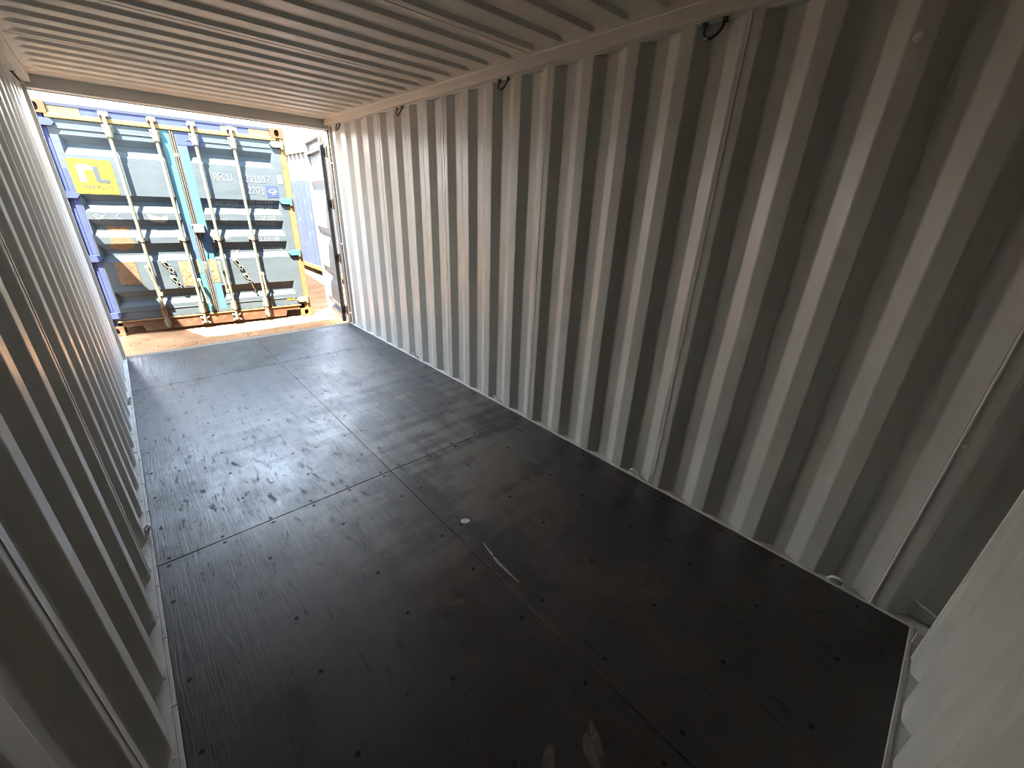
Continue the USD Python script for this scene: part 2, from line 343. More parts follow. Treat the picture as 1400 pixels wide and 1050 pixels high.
wr = side_wall('wall_right', 'pale grey corrugated steel right side wall with vertical ribs', 0.658, XR, 1, [0.16, 1.266, 2.386, 3.506, 4.626, 5.87], ZR)
wl = side_wall('wall_left', 'pale grey corrugated steel left side wall close to the camera', 2.095, XL, -1, [-0.05, 1.29, 2.41, 3.53, 4.65, 5.90], ZR)
# corner panel of the right wall beside the end wall, with its bright weld
cp = soften([(-0.07, XR + 0.058), (0.035, XR + 0.058), (0.10, XR), (0.16, XR)], 0.012)
MB().add(*sheet(cp, -0.02, ZR + 0.02, 0.003)).build(wr, 'corner_panel', WALL)
MB().cyl((XR - 0.001, 0.16, 0.004), (XR - 0.001, 0.16, ZR), 0.0045, 8).build(wr, 'weld_bead', SEAM, True)
MB().box((XR - 0.010, 0.150, 0.0), (XR + 0.002, 0.170, 0.012), 0.003).build(wr, 'weld_tab', SEAM)
def stud(y, z, r=0.009, l=0.02):
    MB().cyl((XR - l, y, z), (XR, y, z), r, 10).cyl((XR - 0.006, y, z), (XR, y, z), r * 1.7, 6).build(wr, 'bolt', STEELP, 40)
stud(0.704, 2.154); stud(0.148, 0.845, 0.005, 0.010); stud(5.60, 2.175, 0.006, 0.006); stud(5.56, 2.30, 0.005, 0.006); stud(5.62, 2.30, 0.005, 0.006); stud(0.70, 2.30)
# back (end) wall
wb = thing('wall_back', 'pale grey corrugated steel end wall at the lower right corner', 'wall', kind='structure')
prof = [(W + 0.10, -0.062), (2.188, -0.062), (2.176, -0.012), (2.172, 0.0), (2.092, 0.0)]
x = 2.092
while x > 0.25:
    prof += [(x - 0.045, -0.045), (x - 0.115, -0.045), (x - 0.155, 0.0), (x - 0.2475, 0.0)]; x -= 0.2475
prof += [(-0.06, 0.0)]
prof = soften(prof[::-1], 0.014)
MB().add(*sheet(prof, -0.02, ZC + 0.03, -0.002, 'x')).build(wb, 'wall_panel', WALL)
MB().box((2.160, -0.02, 0.0), (2.173, 0.004, ZR), 0.003).build(wb, 'edge_flange', SEAM)

# bottom rails: ledge behind the floor edge and the bright lip along it
def rail(name, label, boxes, mats):
    t = thing(name, label, 'bottom rail', kind='structure')
    for (a, b, nm), m in zip(boxes, mats): MB().box(a, b, 0.002).build(t, nm, m)
    return t
rail('baseboard_right', 'narrow bright steel bottom rail along the right edge of the floor',
     [((W, -0.09, -0.06), (W + 0.075, 5.95, 0.006), 'ledge'), ((W - 0.002, 0.02, -0.03), (W + 0.004, 5.90, 0.009), 'lip')], [LEDGE, SEAM])
bl = rail('baseboard_left', 'grey bottom rail with a sealed lip along the left edge of the floor',
     [((-0.085, -0.05, -0.06), (-0.012, 5.95, 0.004), 'ledge'), ((-0.014, 0.02, -0.03), (-0.001, 5.90, 0.007), 'lip')], [LEDGE, LEDGE])
for y in np.arange(0.75, 5.8, 0.31):                     # weld spatter and sealant ticks on the ledge and lip
    MB().box((-0.016, y, 0.004), (0.001, y + 0.006, 0.0095), 0.002).build(bl, 'sealant_tick', SEAM)
    MB().box((-0.030, y + 0.13, 0.003), (-0.018, y + 0.139, 0.008), 0.002).build(bl, 'weld_spatter', SEAM)
rail('baseboard_back', 'grey steel rail along the floor below the end wall',
     [((-0.05, -0.066, -0.06), (W + 0.04, 0.012, 0.004), 'ledge'), ((0.0, 0.008, -0.03), (W, 0.021, 0.008), 'lip')], [LEDGE, LEDGE])
MB().box((2.25, -0.05, 0.0), (2.262, 0.012, 0.07), 0.002).build('/World/baseboard_back', 'corner_gusset', WALL)

# top rails
for nm, lab, s, x in (('trim_1', 'pale grey square top rail along the right wall', 1, W), ('trim_2', 'pale grey square top rail along the left wall', -1, 0.0)):
    t = thing(nm, lab, 'top rail', kind='structure')
    MB().box((x - s * 0.036 - (0.0 if s > 0 else -0.0) * 1.0, -0.06, ZR), (x + s * 0.078, 5.93, ZC + 0.03), 0.004).build(t, 'rail_tube', ROOFM)
    MB().box((x - s * 0.040, -0.02, ZC - 0.006), (x - s * 0.030, 5.92, ZC + 0.004), 0.002).build(t, 'roof_weld', SEAM)
    MB().box((x + s * 0.008, -0.06, ZR - 0.012), (x + s * 0.060, 5.93, ZR + 0.01)).build(t, 'rail_flange', WALL)

# ceiling: roof sheets with pressed grooves that stop short of the rails
ceil = thing('ceiling', 'grey corrugated steel roof with pressed grooves running across the container', 'ceiling', kind='structure')
PITCH, G0 = 0.2085, 1.637
def groove(y):
    u = (y - (G0 - 0.145)) % PITCH                 # camera side slope starts at 0
    return float(np.interp(u, [0, 0.024, 0.094, 0.118, PITCH], [0, 1, 1, 0, 0]))
gx = np.array([-0.02, 0.055, 0.075, 0.095, 0.118, 2.234, 2.257, 2.277, 2.297, W + 0.02])
gd = np.array([0, 0, 0.3, 0.85, 1, 1, 0.85, 0.3, 0, 0.0])
starts = [G0 - 0.145 - 0.04 + PITCH * 5 * k for k in range(-2, 6)]
starts[0] = -0.06
starts = [s for s in starts if s < 5.80 and s >= -0.06] + [5.80]
starts = sorted(set([-0.06] + starts))
for a, b in zip(starts, starts[1:]):
    ys = [a, b]
    for k in range(-10, 30):
        base = G0 - 0.145 + PITCH * k
        ys += [base + o for o in (0, 0.003, 0.021, 0.024, 0.027, 0.091, 0.094, 0.097, 0.115, 0.118)]
    ys = np.array(sorted(q for q in set(np.round(ys, 4)) if a - 1e-5 <= q <= b + 1e-5))
    X, Y = np.meshgrid(gx, ys)
    Z = ZC + 0.019 * np.array([[groove(y) for _ in gx] for y in ys]) * gd[None, :]
    nx, ny = len(gx), len(ys)
    lo = np.stack([X, Y, Z], -1).reshape(-1, 3); hi = lo + (0, 0, 0.002)
    f = []
    for j in range(ny - 1):
        for i in range(nx - 1):
            q = [j * nx + i, j * nx + i + 1, (j + 1) * nx + i + 1, (j + 1) * nx + i]
            f += [q[::-1], [k + nx * ny for k in q]]
    MB().add(np.vstack([lo, hi]), np.array(f)).build(ceil, 'roof_panel', ROOFM, 25)
for c in starts[1:-1]:
    MB().box((0.0, c - 0.005, ZC - 0.0022), (W, c + 0.004, ZC + 0.003), 0.001).build(ceil, 'roof_seam', SEAM)
MB().box((0.0, 5.80, ZC - 0.002), (W, 5.90, ZC + 0.004), 0.001).build(ceil, 'end_plate', ROOFM)
MB().box((-0.06, -0.08, ZC + 0.030), (W + 0.06, 5.95, ZC + 0.036)).build(ceil, 'roof_skin', ROOFM)

# door header, sill and rear posts
hd = thing('trim_3', 'dark shaded steel header beam above the open doorway', 'door header', kind='structure')
MB().box((-0.06, L + 0.0, 2.319), (W + 0.06, L + 0.105, ZC + 0.045), 0.004).build(hd, 'header_beam', WALL)
MB().box((-0.04, L + 0.095, 2.312), (W + 0.04, L + 0.112, 2.345), 0.003).build(hd, 'drip_lip', WALL)
sl = thing('trim_4', 'pale beige steel door sill at the end of the dark floor', 'door sill', kind='structure')
MB().box((-0.06, L + 0.001, -0.155), (W + 0.06, L + 0.115, -0.004), 0.003).build(sl, 'sill_beam', PLYEDGE)
MB().box((-0.02, L + 0.0005, -0.02), (W + 0.02, L + 0.03, 0.002), 0.002).build(sl, 'threshold_strip', PLYEDGE)
def rear_post(name, label, s, x):
    t = thing(name, label, 'corner post', kind='structure')
    MB().box((x + s * 0.012, L + 0.045, -0.155), (x + s * 0.095, L + 0.14, ZC + 0.03), 0.005).build(t, 'post_face', POSTM)
    MB().box((x + s * 0.045, L - 0.04, -0.155), (x + s * 0.095, L + 0.05, ZC + 0.03)).build(t, 'post_channel', RUBBER)
    MB().box((x + s * 0.002, L - 0.036, 0.0), (x + s * 0.05, L - 0.022, ZR), 0.002).build(t, 'edge_bar', SEAM)
    for z in (0.14, 1.05, 1.97):
        MB().box((x + s * 0.004, L - 0.03, z), (x + s * 0.05, L + 0.05, z + 0.012), 0.003).build(t, 'weld_tab', SEAM)
    return t
rear_post('trim_5', 'tan grey rear corner post on the right of the doorway', 1, W)
rear_post('trim_6', 'grey rear corner post on the left of the doorway', -1, 0.0)

# ---- the open doors of our own container
def own_door(name, label, hinge, ang, flip, zb, zt, width):
    """local x along the door from the hinge, local y = inner face towards -y*flip, z up"""
    t = thing(name, label, 'door', (hinge[0], hinge[1], 0), ang, kind='structure')
    f = flip
    # panel: profile in z of the inner face offset (0 = proud, positive = set back), as a horizontal extrusion
    pz = [(zb + 0.06, .035), (zb + 0.12, .035), (0.20, 0.0), (0.455, 0.0), (0.53, .038), (0.58, .038), (0.66, 0.0), (0.985, 0.0), (1.085, .038), (1.13, .038), (1.21, 0.0), (1.585, 0.0), (1.69, .038), (1.72, .038), (1.80, 0.0), (1.93, 0.0), (2.00, .038), (zt - 0.02, .038)]
    pz = [(z, d) for z, d in pz]
    # flats seen as proud run between the set-back valleys; the slope under each proud flat faces down
    # the valley under a proud flat begins at the flat's lower edge, so mirror the order of slope and valley
    ring = [(d + 0.012, z) for z, d in pz] + [(d + 0.015, z) for z, d in pz[::-1]]
    poly = Polygon([(f * y, z) for y, z in ring])
    MB().prism(poly, 0, 0.05, width - 0.05).build(t, 'door_panel', DOORW)
    for a, b in ((0.0, 0.065), (width - 0.065, width)):
        MB().box((a, 0, zb), (b, f * 0.055, zt), 0.004).build(t, 'door_stile', DOORW)
    MB().box((0.06, 0, zb), (width - 0.06, f * 0.055, zb + 0.075), 0.004).build(t, 'bottom_rail', DOORW)
    MB().box((0.06, 0, zt - 0.028), (width - 0.06, f * 0.055, zt), 0.004).build(t, 'top_rail', DOORW)
    MB().box((0.06, 0.004 * f, zt - 0.165), (width - 0.06, f * 0.05, zt - 0.140), 0.004).build(t, 'cross_rail', DOORW)
    MB().box((-0.022, -0.010 * f, zb - 0.01), (0.004, f * 0.040, zt + 0.008), 0.006).build(t, 'door_gasket', RUBBER)
    MB().box((width - 0.006, -0.008 * f, zb - 0.01), (width + 0.014, f * 0.040, zt + 0.008), 0.006).build(t, 'door_gasket', RUBBER)
    for z in (0.16, 0.86, 1.52, 2.10):
        MB().box((-0.085, f * 0.045, z - 0.05), (0.10, f * 0.062, z + 0.05), 0.004).cyl((-0.08, f * 0.05, z - 0.06), (-0.08, f * 0.05, z + 0.06), 0.014, 10).build(t, 'hinge', POSTM)
    for u in (0.30, width - 0.28):
        MB().cyl((u, f * 0.085, zb + 0.03), (u, f * 0.085, zt - 0.02), 0.017, 10).build(t, 'lock_rod', DOORW, True)
        MB().box((u - 0.05, f * 0.05, zt - 0.2), (u + 0.05, f * 0.09, zt - 0.08), 0.006).box((u - 0.05, f * 0.05, 1.1), (u + 0.05, f * 0.09, 1.16), 0.006).build(t, 'rod_bracket', DOORW)
    for x in (width - 0.30, width - 0.62):
        MB().box((x, f * 0.004, zt), (x + 0.03, f * 0.03, zt + 0.03), 0.004).build(t, 'rod_cam', DOORW)
    return t
a1 = math.atan2(7.20 - 6.13, 2.490 - 2.325)
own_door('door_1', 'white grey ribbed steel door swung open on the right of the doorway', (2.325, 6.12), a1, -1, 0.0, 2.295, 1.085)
a2 = math.atan2(1.0, -0.31)
own_door('door_2', 'steel door swung open on the left, seen only as its dark gasket edge', (-0.022, 6.07), a2, 1, 0.0, 2.285, 1.10)

# ---- lashing rings
def ring_mesh(w=0.075, h=0.055, r=0.0062, lean=0.03):
    t = np.linspace(0, 1, 17); a = np.pi * t
    return np.stack([-(lean) * np.sin(a), w / 2 * np.cos(a), h * np.sin(a) ** 0.8], 1), r
def lashing(label, x, y, z, s, up, mat, group, w=0.085, h=0.058):
    """s: +1 on the right wall (rings lean to -x), -1 left; up: standing on the ledge or hanging"""
    t = thing('lashing_ring', label, 'lashing ring', (x, y, z), group=group)
    p, r = ring_mesh(w, h)
    p = p * np.array([s, 1, 1 if up else -1])
    MB().tube(p, r, 8).build(t, 'ring_bar', mat, True)
    for e in (-1, 1):
        MB().box((-0.012, e * w / 2 - 0.010, -0.008), (0.012, e * w / 2 + 0.010, 0.008), 0.003).build(t, 'weld_foot', mat)
    return t
low = [0.291, 1.392, 2.795, 4.192, 5.588]
lowlab = ['steel lashing ring standing on the bottom rail nearest the right corner of the end wall', 'steel lashing ring on the right bottom rail, second from the end wall', 'steel lashing ring on the right bottom rail, midway along the wall',
          'steel lashing ring on the right bottom rail, second from the doorway', 'steel lashing ring on the right bottom rail beside the doorway']
for y, lb in zip(low, lowlab): lashing(lb, XR + 0.012, y, 0.004, 1, True, STEELP, 'lashing rings on the right bottom rail', 0.062, 0.052)
uplab = ['steel lashing ring hanging under the right top rail, nearest the camera', 'steel lashing ring hanging under the right top rail, second nearest the camera', 'steel lashing ring hanging under the right top rail, second from the doorway',
         'steel lashing ring hanging under the right top rail in the corner by the doorway']
for y, lb in zip([1.415, 2.79, 4.185, 5.58], uplab): lashing(lb, XR + 0.004, y, ZR - 0.010, 1, False, STEEL, 'lashing rings under the right top rail', 0.085, 0.062)
for y, lb in ((2.72, 'steel lashing ring on the left bottom rail, the nearer one'), (4.62, 'steel lashing ring on the left bottom rail, the one nearer the doorway')):
    lashing(lb, XL - 0.004, y, 0.004, -1, True, STEELP, 'lashing rings on the left bottom rail', 0.07, 0.045)
lashing('dark lashing ring hanging under the left top rail near the doorway', XL, 5.45, ZR - 0.010, -1, False, STEEL, None)
t = thing('lashing_bar', 'bright bent steel lashing bar in the right corner beside the end wall', 'lashing bar', (XR + 0.05, 0.0, 0.09))
MB().tube([(0.012, 0.062, 0.034), (-0.016, 0.050, 0.028), (-0.024, 0.030, 0.018), (-0.030, -0.030, -0.002), (-0.032, -0.058, -0.010)], 0.0042, 8).build(t, 'bar', STEELP, True)

# ------------------------------------------------------------------ ground outside
N = 90
gx_, gy_ = np.linspace(-14, 26, 200), np.concatenate([np.linspace(-12, 5.4, 12), np.linspace(5.5, 14, 150), np.linspace(14.5, 45, 20)])
X, Y = np.meshgrid(gx_, gy_)
P = np.stack([X, Y, 0 * X], -1)
Z = GZ - 0.012 + 0.03 * (meshkit.fbm(P * 1.7, 4, 3) - 0.5) + 0.02 * (meshkit.fbm(P * 9, 3, 5) - 0.5)
lift = np.clip((X - 2.6) / 0.8, 0, 1) * np.clip((Y - 8.2) / 1.5, 0, 1) * 0.05
Z = Z + lift
v = np.stack([X, Y, Z], -1).reshape(-1, 3); nx, ny = len(gx_), len(gy_)
idx = np.arange(nx * ny).reshape(ny, nx)
f = np.stack([idx[:-1, :-1], idx[:-1, 1:], idx[1:, 1:], idx[1:, :-1]], -1).reshape(-1, 4)
top_mesh(MB().add(v, f), 'ground', DIRT, 'rough reddish brown dirt ground of the yard outside the doorway', 'ground', True, kind='structure')
rp = np.random.default_rng(4); st = MB()
ico = trimesh.creation.icosphere(1)
for k in range(220):
    x, y = rp.uniform(-0.4, 3.6), rp.uniform(6.1, 9.5)
    if 7.1 < y and x < 2.35: y = rp.uniform(6.15, 7.2)
    s_ = rp.uniform(0.003, 0.010)
    st.add(ico.vertices * (s_, s_ * rp.uniform(.6, 1), s_ * .6) * (1 + rp.normal(0, .12, (len(ico.vertices), 1))) + (x, y, GZ - 0.008), ico.faces)
top_mesh(st, 'gravel', DIRT, 'small loose stones and clods scattered on the red dirt', 'gravel', kind='stuff')

# ------------------------------------------------------------------ the weathered container opposite
YAW = -math.atan2(0.243, 2.42)
CW, CH, CL = 2.438, 2.591, 6.058
c1 = thing('shipping_container', 'weathered blue grey shipping container with cyan centre strips and cream lock rods opposite the doorway', 'shipping container', (-0.153, 7.544, GZ), YAW)
def casting(x, y, z, mat, sx, sy):
    """ISO corner casting 0.162 wide, 0.178 long, 0.118 high with oval holes; sx, sy point outwards"""
    m = m3.Manifold.cube((0.162, 0.178, 0.118)).translate((0 if sx > 0 else 0, 0, 0))
    hole = m3.CrossSection([np.array([(0.028 * math.cos(a), 0.028 * math.sin(a) + (0.012 if math.sin(a) > 0 else -0.012)) for a in np.linspace(0, 2 * np.pi, 20, endpoint=False)])])
    front = hole.extrude(0.05).rotate((90, 0, 0)).translate((0.081, 0.045 if sy < 0 else 0.183, 0.059))
    side = hole.extrude(0.05).rotate((0, 90, 0)).translate((-0.005 if sx < 0 else 0.117, 0.089, 0.059))
    inner = m3.Manifold.cube((0.122, 0.138, 0.078)).translate((0.020, 0.020, 0.020))
    m = (m - front - side) - inner
    return MB().add(m.translate((x, y, z))).build(c1, 'corner_casting', mat)
for zc, mats in ((0, (RUST, OCHRE)), (CH - 0.118, (ORANGE, ORANGE))):
    casting(0, 0, zc, mats[0], -1, -1); casting(CW - 0.162, 0, zc, mats[1], 1, -1)
    casting(0, CL - 0.178, zc, mats[0], -1, 1); casting(CW - 0.162, CL - 0.178, zc, mats[1], 1, 1)
# posts, header, sill, sides and roof
MB().box((0.0, 0.012, 0.118), (0.075, 0.16, CH - 0.118), 0.006).box((0.06, 0.035, 0.118), (0.115, 0.16, CH - 0.118), 0.004).build(c1, 'corner_post', BLUEP, label='left corner post painted royal blue')
MB().box((CW - 0.060, 0.012, 0.118), (CW, 0.16, CH - 0.118), 0.006).box((CW - 0.088, 0.024, 0.118), (CW - 0.05, 0.16, CH - 0.118), 0.004).build(c1, 'corner_post', OCHRE, label='right corner post with flaking ochre paint')
for x in (0.0, CW - 0.16): MB().box((x, CL - 0.16, 0.118), (x + 0.16, CL, CH - 0.118)).build(c1, 'corner_post', OPP)
MB().box((0.155, 0.03, 2.478), (CW - 0.155, 0.15, CH - 0.02), 0.006).box((0.155, 0.05, CH - 0.03), (CW - 0.155, 0.2, CH - 0.008), 0.004).build(c1, 'header_beam', BLUEP, label='royal blue header beam')
MB().box((0.155, 0.022, 2.552), (CW - 0.155, 0.16, CH - 0.004), 0.004).build(c1, 'header_cap', CAP)  # dark blue-grey band along the top of the header
MB().box((0.165, 0.026, 2.484), (0.42, 0.034, 2.551), 0.002).build(c1, 'bare_patch', YELLOWR, label='bare ochre patch on the left end of the header')
MB().box((1.72, 0.026, 2.484), (1.90, 0.034, 2.551), 0.002).build(c1, 'bare_patch', CREAM, label='cream patch on the header beside the fourth lock rod')
MB().box((2.03, 0.026, 2.484), (2.27, 0.034, 2.551), 0.002).build(c1, 'bare_patch', YELLOWR, label='cream yellow patch on the right end of the header')
MB().box((0.13, 0.004, 2.436), (CW - 0.10, 0.06, 2.484), 0.006).build(c1, 'drip_rail', YELLOWR, label='cream yellow drip rail under the header')
sill = [(0.16, 0.170), (0.16, 0.105), (0.352, 0.105), (0.37, 0.03), (2.06, 0.03), (2.085, 0.112), (CW - 0.165, 0.112), (CW - 0.165, 0.170)]
MB().prism(sill, 1, 0.008, 0.15).build(c1, 'sill_beam', RUST)
MB().box((0.12, -0.004, 0.166), (CW - 0.14, 0.06, 0.186), 0.004).build(c1, 'sill_lip', OCHRE)
MB().box((0.10, 0.10, 0.12), (CW - 0.1, 0.3, 0.16)).build(c1, 'floor_frame', RUST)
def box_side(parent, x, s, y0, y1, z0, z1, mat, name='side_panel', pitch=0.28):
    pts = []; y = y0
    while y < y1 - 0.29:
        pts += [(y, x - s * 0.0), (y + 0.07, x), (y + 0.14, x - s * 0.036), (y + 0.21, x - s * 0.036)]; y += pitch
    pts += [(y, x), (y1, x)]
    MB().add(*sheet(pts, z0, z1, -s * 0.003)).build(parent, name, mat)
box_side(c1, 0.012, -1, 0.16, CL - 0.16, 0.16, CH - 0.06, OPP); box_side(c1, CW - 0.012, 1, 0.16, CL - 0.16, 0.16, CH - 0.06, OPP)
for x in (0.0, CW - 0.06):
    MB().box((x, 0.17, CH - 0.075), (x + 0.06, CL - 0.17, CH - 0.015), 0.005).build(c1, 'top_rail', OPP)
    MB().box((x, 0.17, 0.03), (x + 0.06, CL - 0.17, 0.165), 0.005).build(c1, 'bottom_rail', RUST)
MB().box((0.03, 0.1, CH - 0.04), (CW - 0.03, CL - 0.05, CH - 0.025)).build(c1, 'roof_panel', OPP)
MB().box((0.1, CL - 0.03, 0.16), (CW - 0.1, CL - 0.02, CH - 0.1)).build(c1, 'end_panel', OPP)

# doors: slab with five pressed recesses, face at y = 0.02
FACE, DEP = 0.022, 0.045
REC = [(2.286, 2.211, 2.157, 2.096), (1.687, 1.621, 1.571, 1.495), (1.418, 1.341, 1.288, 1.209), (1.138, 1.056, 0.992, 0.918), (0.556, 0.477, 0.418, 0.358)]
def depth(z):
    for a, b, c, d in REC:
        if d < z < a: return float(np.interp(z, [d, c, b, a], [0, DEP, DEP, 0]))
    return 0.0
def door_slab(x0, x1, r0, r1):
    m = m3.Manifold.cube((x1 - x0, 0.085, 2.432 - 0.192)).translate((x0, FACE, 0.192))
    for a, b, c, d in REC:
        q = m3.CrossSection([np.array([(FACE - 0.01, d - 0.01 * (c - d) / DEP), (FACE + DEP, c), (FACE + DEP, b), (FACE - 0.01, a + 0.01 * (a - b) / DEP)])[::-1]])
        # cross-section in (y, z) -> extrude along x with slanted ends
        pts = []
        for x, inset in ((r0, 0.0), (r1, 0.0)):
            for (y, z) in ((FACE - 0.001, d - 0.0013), (FACE - 0.001, a + 0.0013)): pts.append((x, y, z))
        for x in (r0 + 0.03, r1 - 0.03):
            for (y, z) in ((FACE + DEP, c), (FACE + DEP, b)): pts.append((x, y, z))
        m = m - m3.Manifold.hull_points(np.array(pts))
    return m
DL = (0.118, 1.168); DR = (1.212, 2.352)
dl = MB().add(door_slab(*DL, 0.185, 1.075)).build(c1, 'door', OPP, label='left door leaf with the yellow sign')
dr = MB().add(door_slab(*DR, 1.318, 2.255)).build(c1, 'door', OPP, label='right door leaf with the white lettering')
def on_face(parent, name, poly, mat, t=0.004, label=None, lift=0.0, flat=False):
    """a thin flat shape in (u, v) laid on the door's pressed face"""
    polys = getattr(poly, 'geoms', [poly]); mb = MB()
    zs = sorted(q for r in REC for q in r)
    for g in polys:
        x0, z0, x1, z1 = g.bounds
        cuts = [z0] + [q for q in zs if z0 < q < z1] + [z1]
        for a, b in zip(cuts, cuts[1:]):
            part = g.intersection(sbox(x0 - 1, a, x1 + 1, b))
            for h in getattr(part, 'geoms', [part]):
                if h.geom_type != 'Polygon' or h.area < 1e-7: continue
                m = trimesh.creation.extrude_polygon(h, t, engine='earcut')
                u, zz_, w = m.vertices[:, 0], m.vertices[:, 1], m.vertices[:, 2]
                dd = np.array([0.0 if flat else depth(np.clip(q, a + 1e-5, b - 1e-5)) for q in zz_])
                mb.add(np.stack([u, FACE + dd - w + 0.0008 - lift, zz_], 1), m.faces)
    return mb.build(parent, name, mat, label=label)
def text_poly(s, x0, z0, x1, z1, bold=False):
    m = meshkit.text_mesh(s, 0.1, 0.01, bold)
    tri = m.vertices[m.faces]; top = tri[np.all(tri[:, :, 2] > 0.005, axis=1)][:, :, :2]
    g = union_all([Polygon(t).buffer(1e-5) for t in top if abs(np.cross(t[1] - t[0], t[2] - t[0])) > 1e-9])
    a, b, c, d = g.bounds
    return affinity.affine_transform(g, [(x1 - x0) / (c - a), 0, 0, (z1 - z0) / (d - b), x0 - a * (x1 - x0) / (c - a), z0 - b * (z1 - z0) / (d - b)])
# coloured paint on the centre stiles
on_face(dl, 'paint_strip', sbox(1.086, 1.40, 1.166, 2.425), CYAN, 0.002, 'cyan painted strip beside the door gap', flat=True)
on_face(dl, 'paint_strip', sbox(1.088, 0.93, 1.166, 1.40), DULLBLUE, 0.002, 'dull blue strip beside the door gap', flat=True)
on_face(dl, 'paint_strip', Polygon([(1.15, .93), (1.105, .93), (1.12, .80), (1.10, .70), (1.085, .60), (1.085, .215), (1.166, .215), (1.166, .93)]), CYAN, 0.002, 'cyan paint at the foot of the door gap', flat=True)
on_face(dr, 'paint_strip', sbox(1.236, 1.36, 1.318, 2.235), CYAN, 0.002, 'cyan painted strip beside the door gap', flat=True)
on_face(dr, 'paint_strip', sbox(1.225, 1.02, 1.318, 1.36), DULLBLUE, 0.002, 'dull blue strip beside the door gap', flat=True)
on_face(dr, 'paint_strip', Polygon([(1.222, 1.02), (1.318, 1.02), (1.318, .90), (1.222, .90)]), CYAN, 0.002, 'cyan paint above the ochre residue', flat=True)
on_face(dr, 'paint_strip', Polygon([(1.25, .60), (1.318, .63), (1.318, .23), (1.24, .23)]), CYAN, 0.002, 'cyan paint at the foot of the door gap', flat=True)
on_face(dr, 'paint_patch', Polygon([(1.225, 2.425), (1.50, 2.425), (1.50, 2.30), (1.44, 2.30), (1.35, 2.25), (1.225, 2.245)]), BLUEP, 0.003, 'royal blue paint patch at the top')
on_face(dl, 'paint_patch', Polygon([(0.12, 1.95), (0.155, 1.95), (0.165, 1.70), (0.175, 1.45), (0.16, 1.0), (0.165, .60), (0.16, .25), (0.12, .25)]), BLUEP, 0.003, 'royal blue paint along the outer edge', flat=True)
MB().box((1.172, 0.006, 0.20), (1.188, 0.06, 2.43), 0.004).build(c1, 'door_gasket', TANRUB)
MB().box((1.194, 0.010, 0.20), (1.209, 0.06, 2.43), 0.004).build(c1, 'door_gasket', TANRUB)
# residue and rust patches
on_face(dl, 'rust_patch', sbox(0.275, 0.638, 0.478, 0.918), PATCHR, 0.004, 'square rust brown patch low on the door')
on_face(dl, 'sticker_residue', sbox(0.905, 0.575, 1.05, 0.90), PATCHY, 0.004, 'ochre sticker residue')
on_face(dl, 'sticker_residue', sbox(1.088, 0.74, 1.135, 0.915), PATCHY, 0.0045)
on_face(dr, 'sticker_residue', sbox(1.235, 0.60, 1.325, 0.915), PATCHY, 0.004, 'ochre sticker residue')
on_face(dl, 'rust_patch', Polygon([(0.31, 1.345), (0.535, 1.335), (0.50, 1.21), (0.545, 1.14), (0.48, 1.07), (0.40, 1.05), (0.29, 1.09), (0.325, 1.2)]), PATCHR, 0.002, 'irregular rust stain under the chalk marks')
on_face(dl, 'torn_sticker', Polygon([(0.735, 1.487), (0.75, 1.395), (0.885, 1.375), (0.935, 1.425), (0.925, 1.475), (0.87, 1.445), (0.80, 1.46), (0.76, 1.482)]), PAPER, 0.004, 'torn pale paper sticker')
def stroke(pts, w): return LineString(pts).buffer(w, cap_style=1)
for g_ in ([stroke([(0.285, 1.462), (0.262, 1.472), (0.245, 1.455), (0.272, 1.438), (0.275, 1.42), (0.25, 1.415)], .004), stroke([(0.335, 1.462), (0.305, 1.455), (0.295, 1.435), (0.315, 1.425), (0.345, 1.44)], .004), stroke([(0.27, 1.405), (0.35, 1.468)], .003),
        stroke([(0.478, 1.472), (0.452, 1.468), (0.442, 1.445), (0.455, 1.425), (0.49, 1.422)], .004)]):
    on_face(dl, 'chalk_scribble', g_, LETTER, 0.003)
# yellow sign with the two-tone letter mark
sign = sbox(0.195, 1.715, 0.525, 2.035).buffer(0.022, join_style=1)
sg = on_face(dl, 'logo_panel', sign, YLOGO, 0.003, 'yellow rounded sign with a white and grey letter mark')
r_ = union_all([sbox(0.238, 1.815, 0.293, 1.985), sbox(0.238, 1.945, 0.375, 1.985), sbox(0.2525, 1.95, 0.34, 1.9985).buffer(0.004)])
on_face(dl, 'logo_letter', r_.buffer(0.008).buffer(-0.008), LETTER, 0.0045, 'white letter of the sign')
l_ = union_all([sbox(0.374, 1.848, 0.418, 1.985), sbox(0.385, 1.815, 0.490, 1.853)]).union(Polygon([(0.374, 1.86), (0.374, 1.84), (0.398, 1.815), (0.43, 1.83)]))
on_face(dl, 'logo_letter', l_, GLOGO, 0.0045, 'grey letter of the sign')
on_face(dl, 'logo_lettering', text_poly('RAFFLES', 0.250, 1.748, 0.500, 1.785, False), GLOGO, 0.0045)
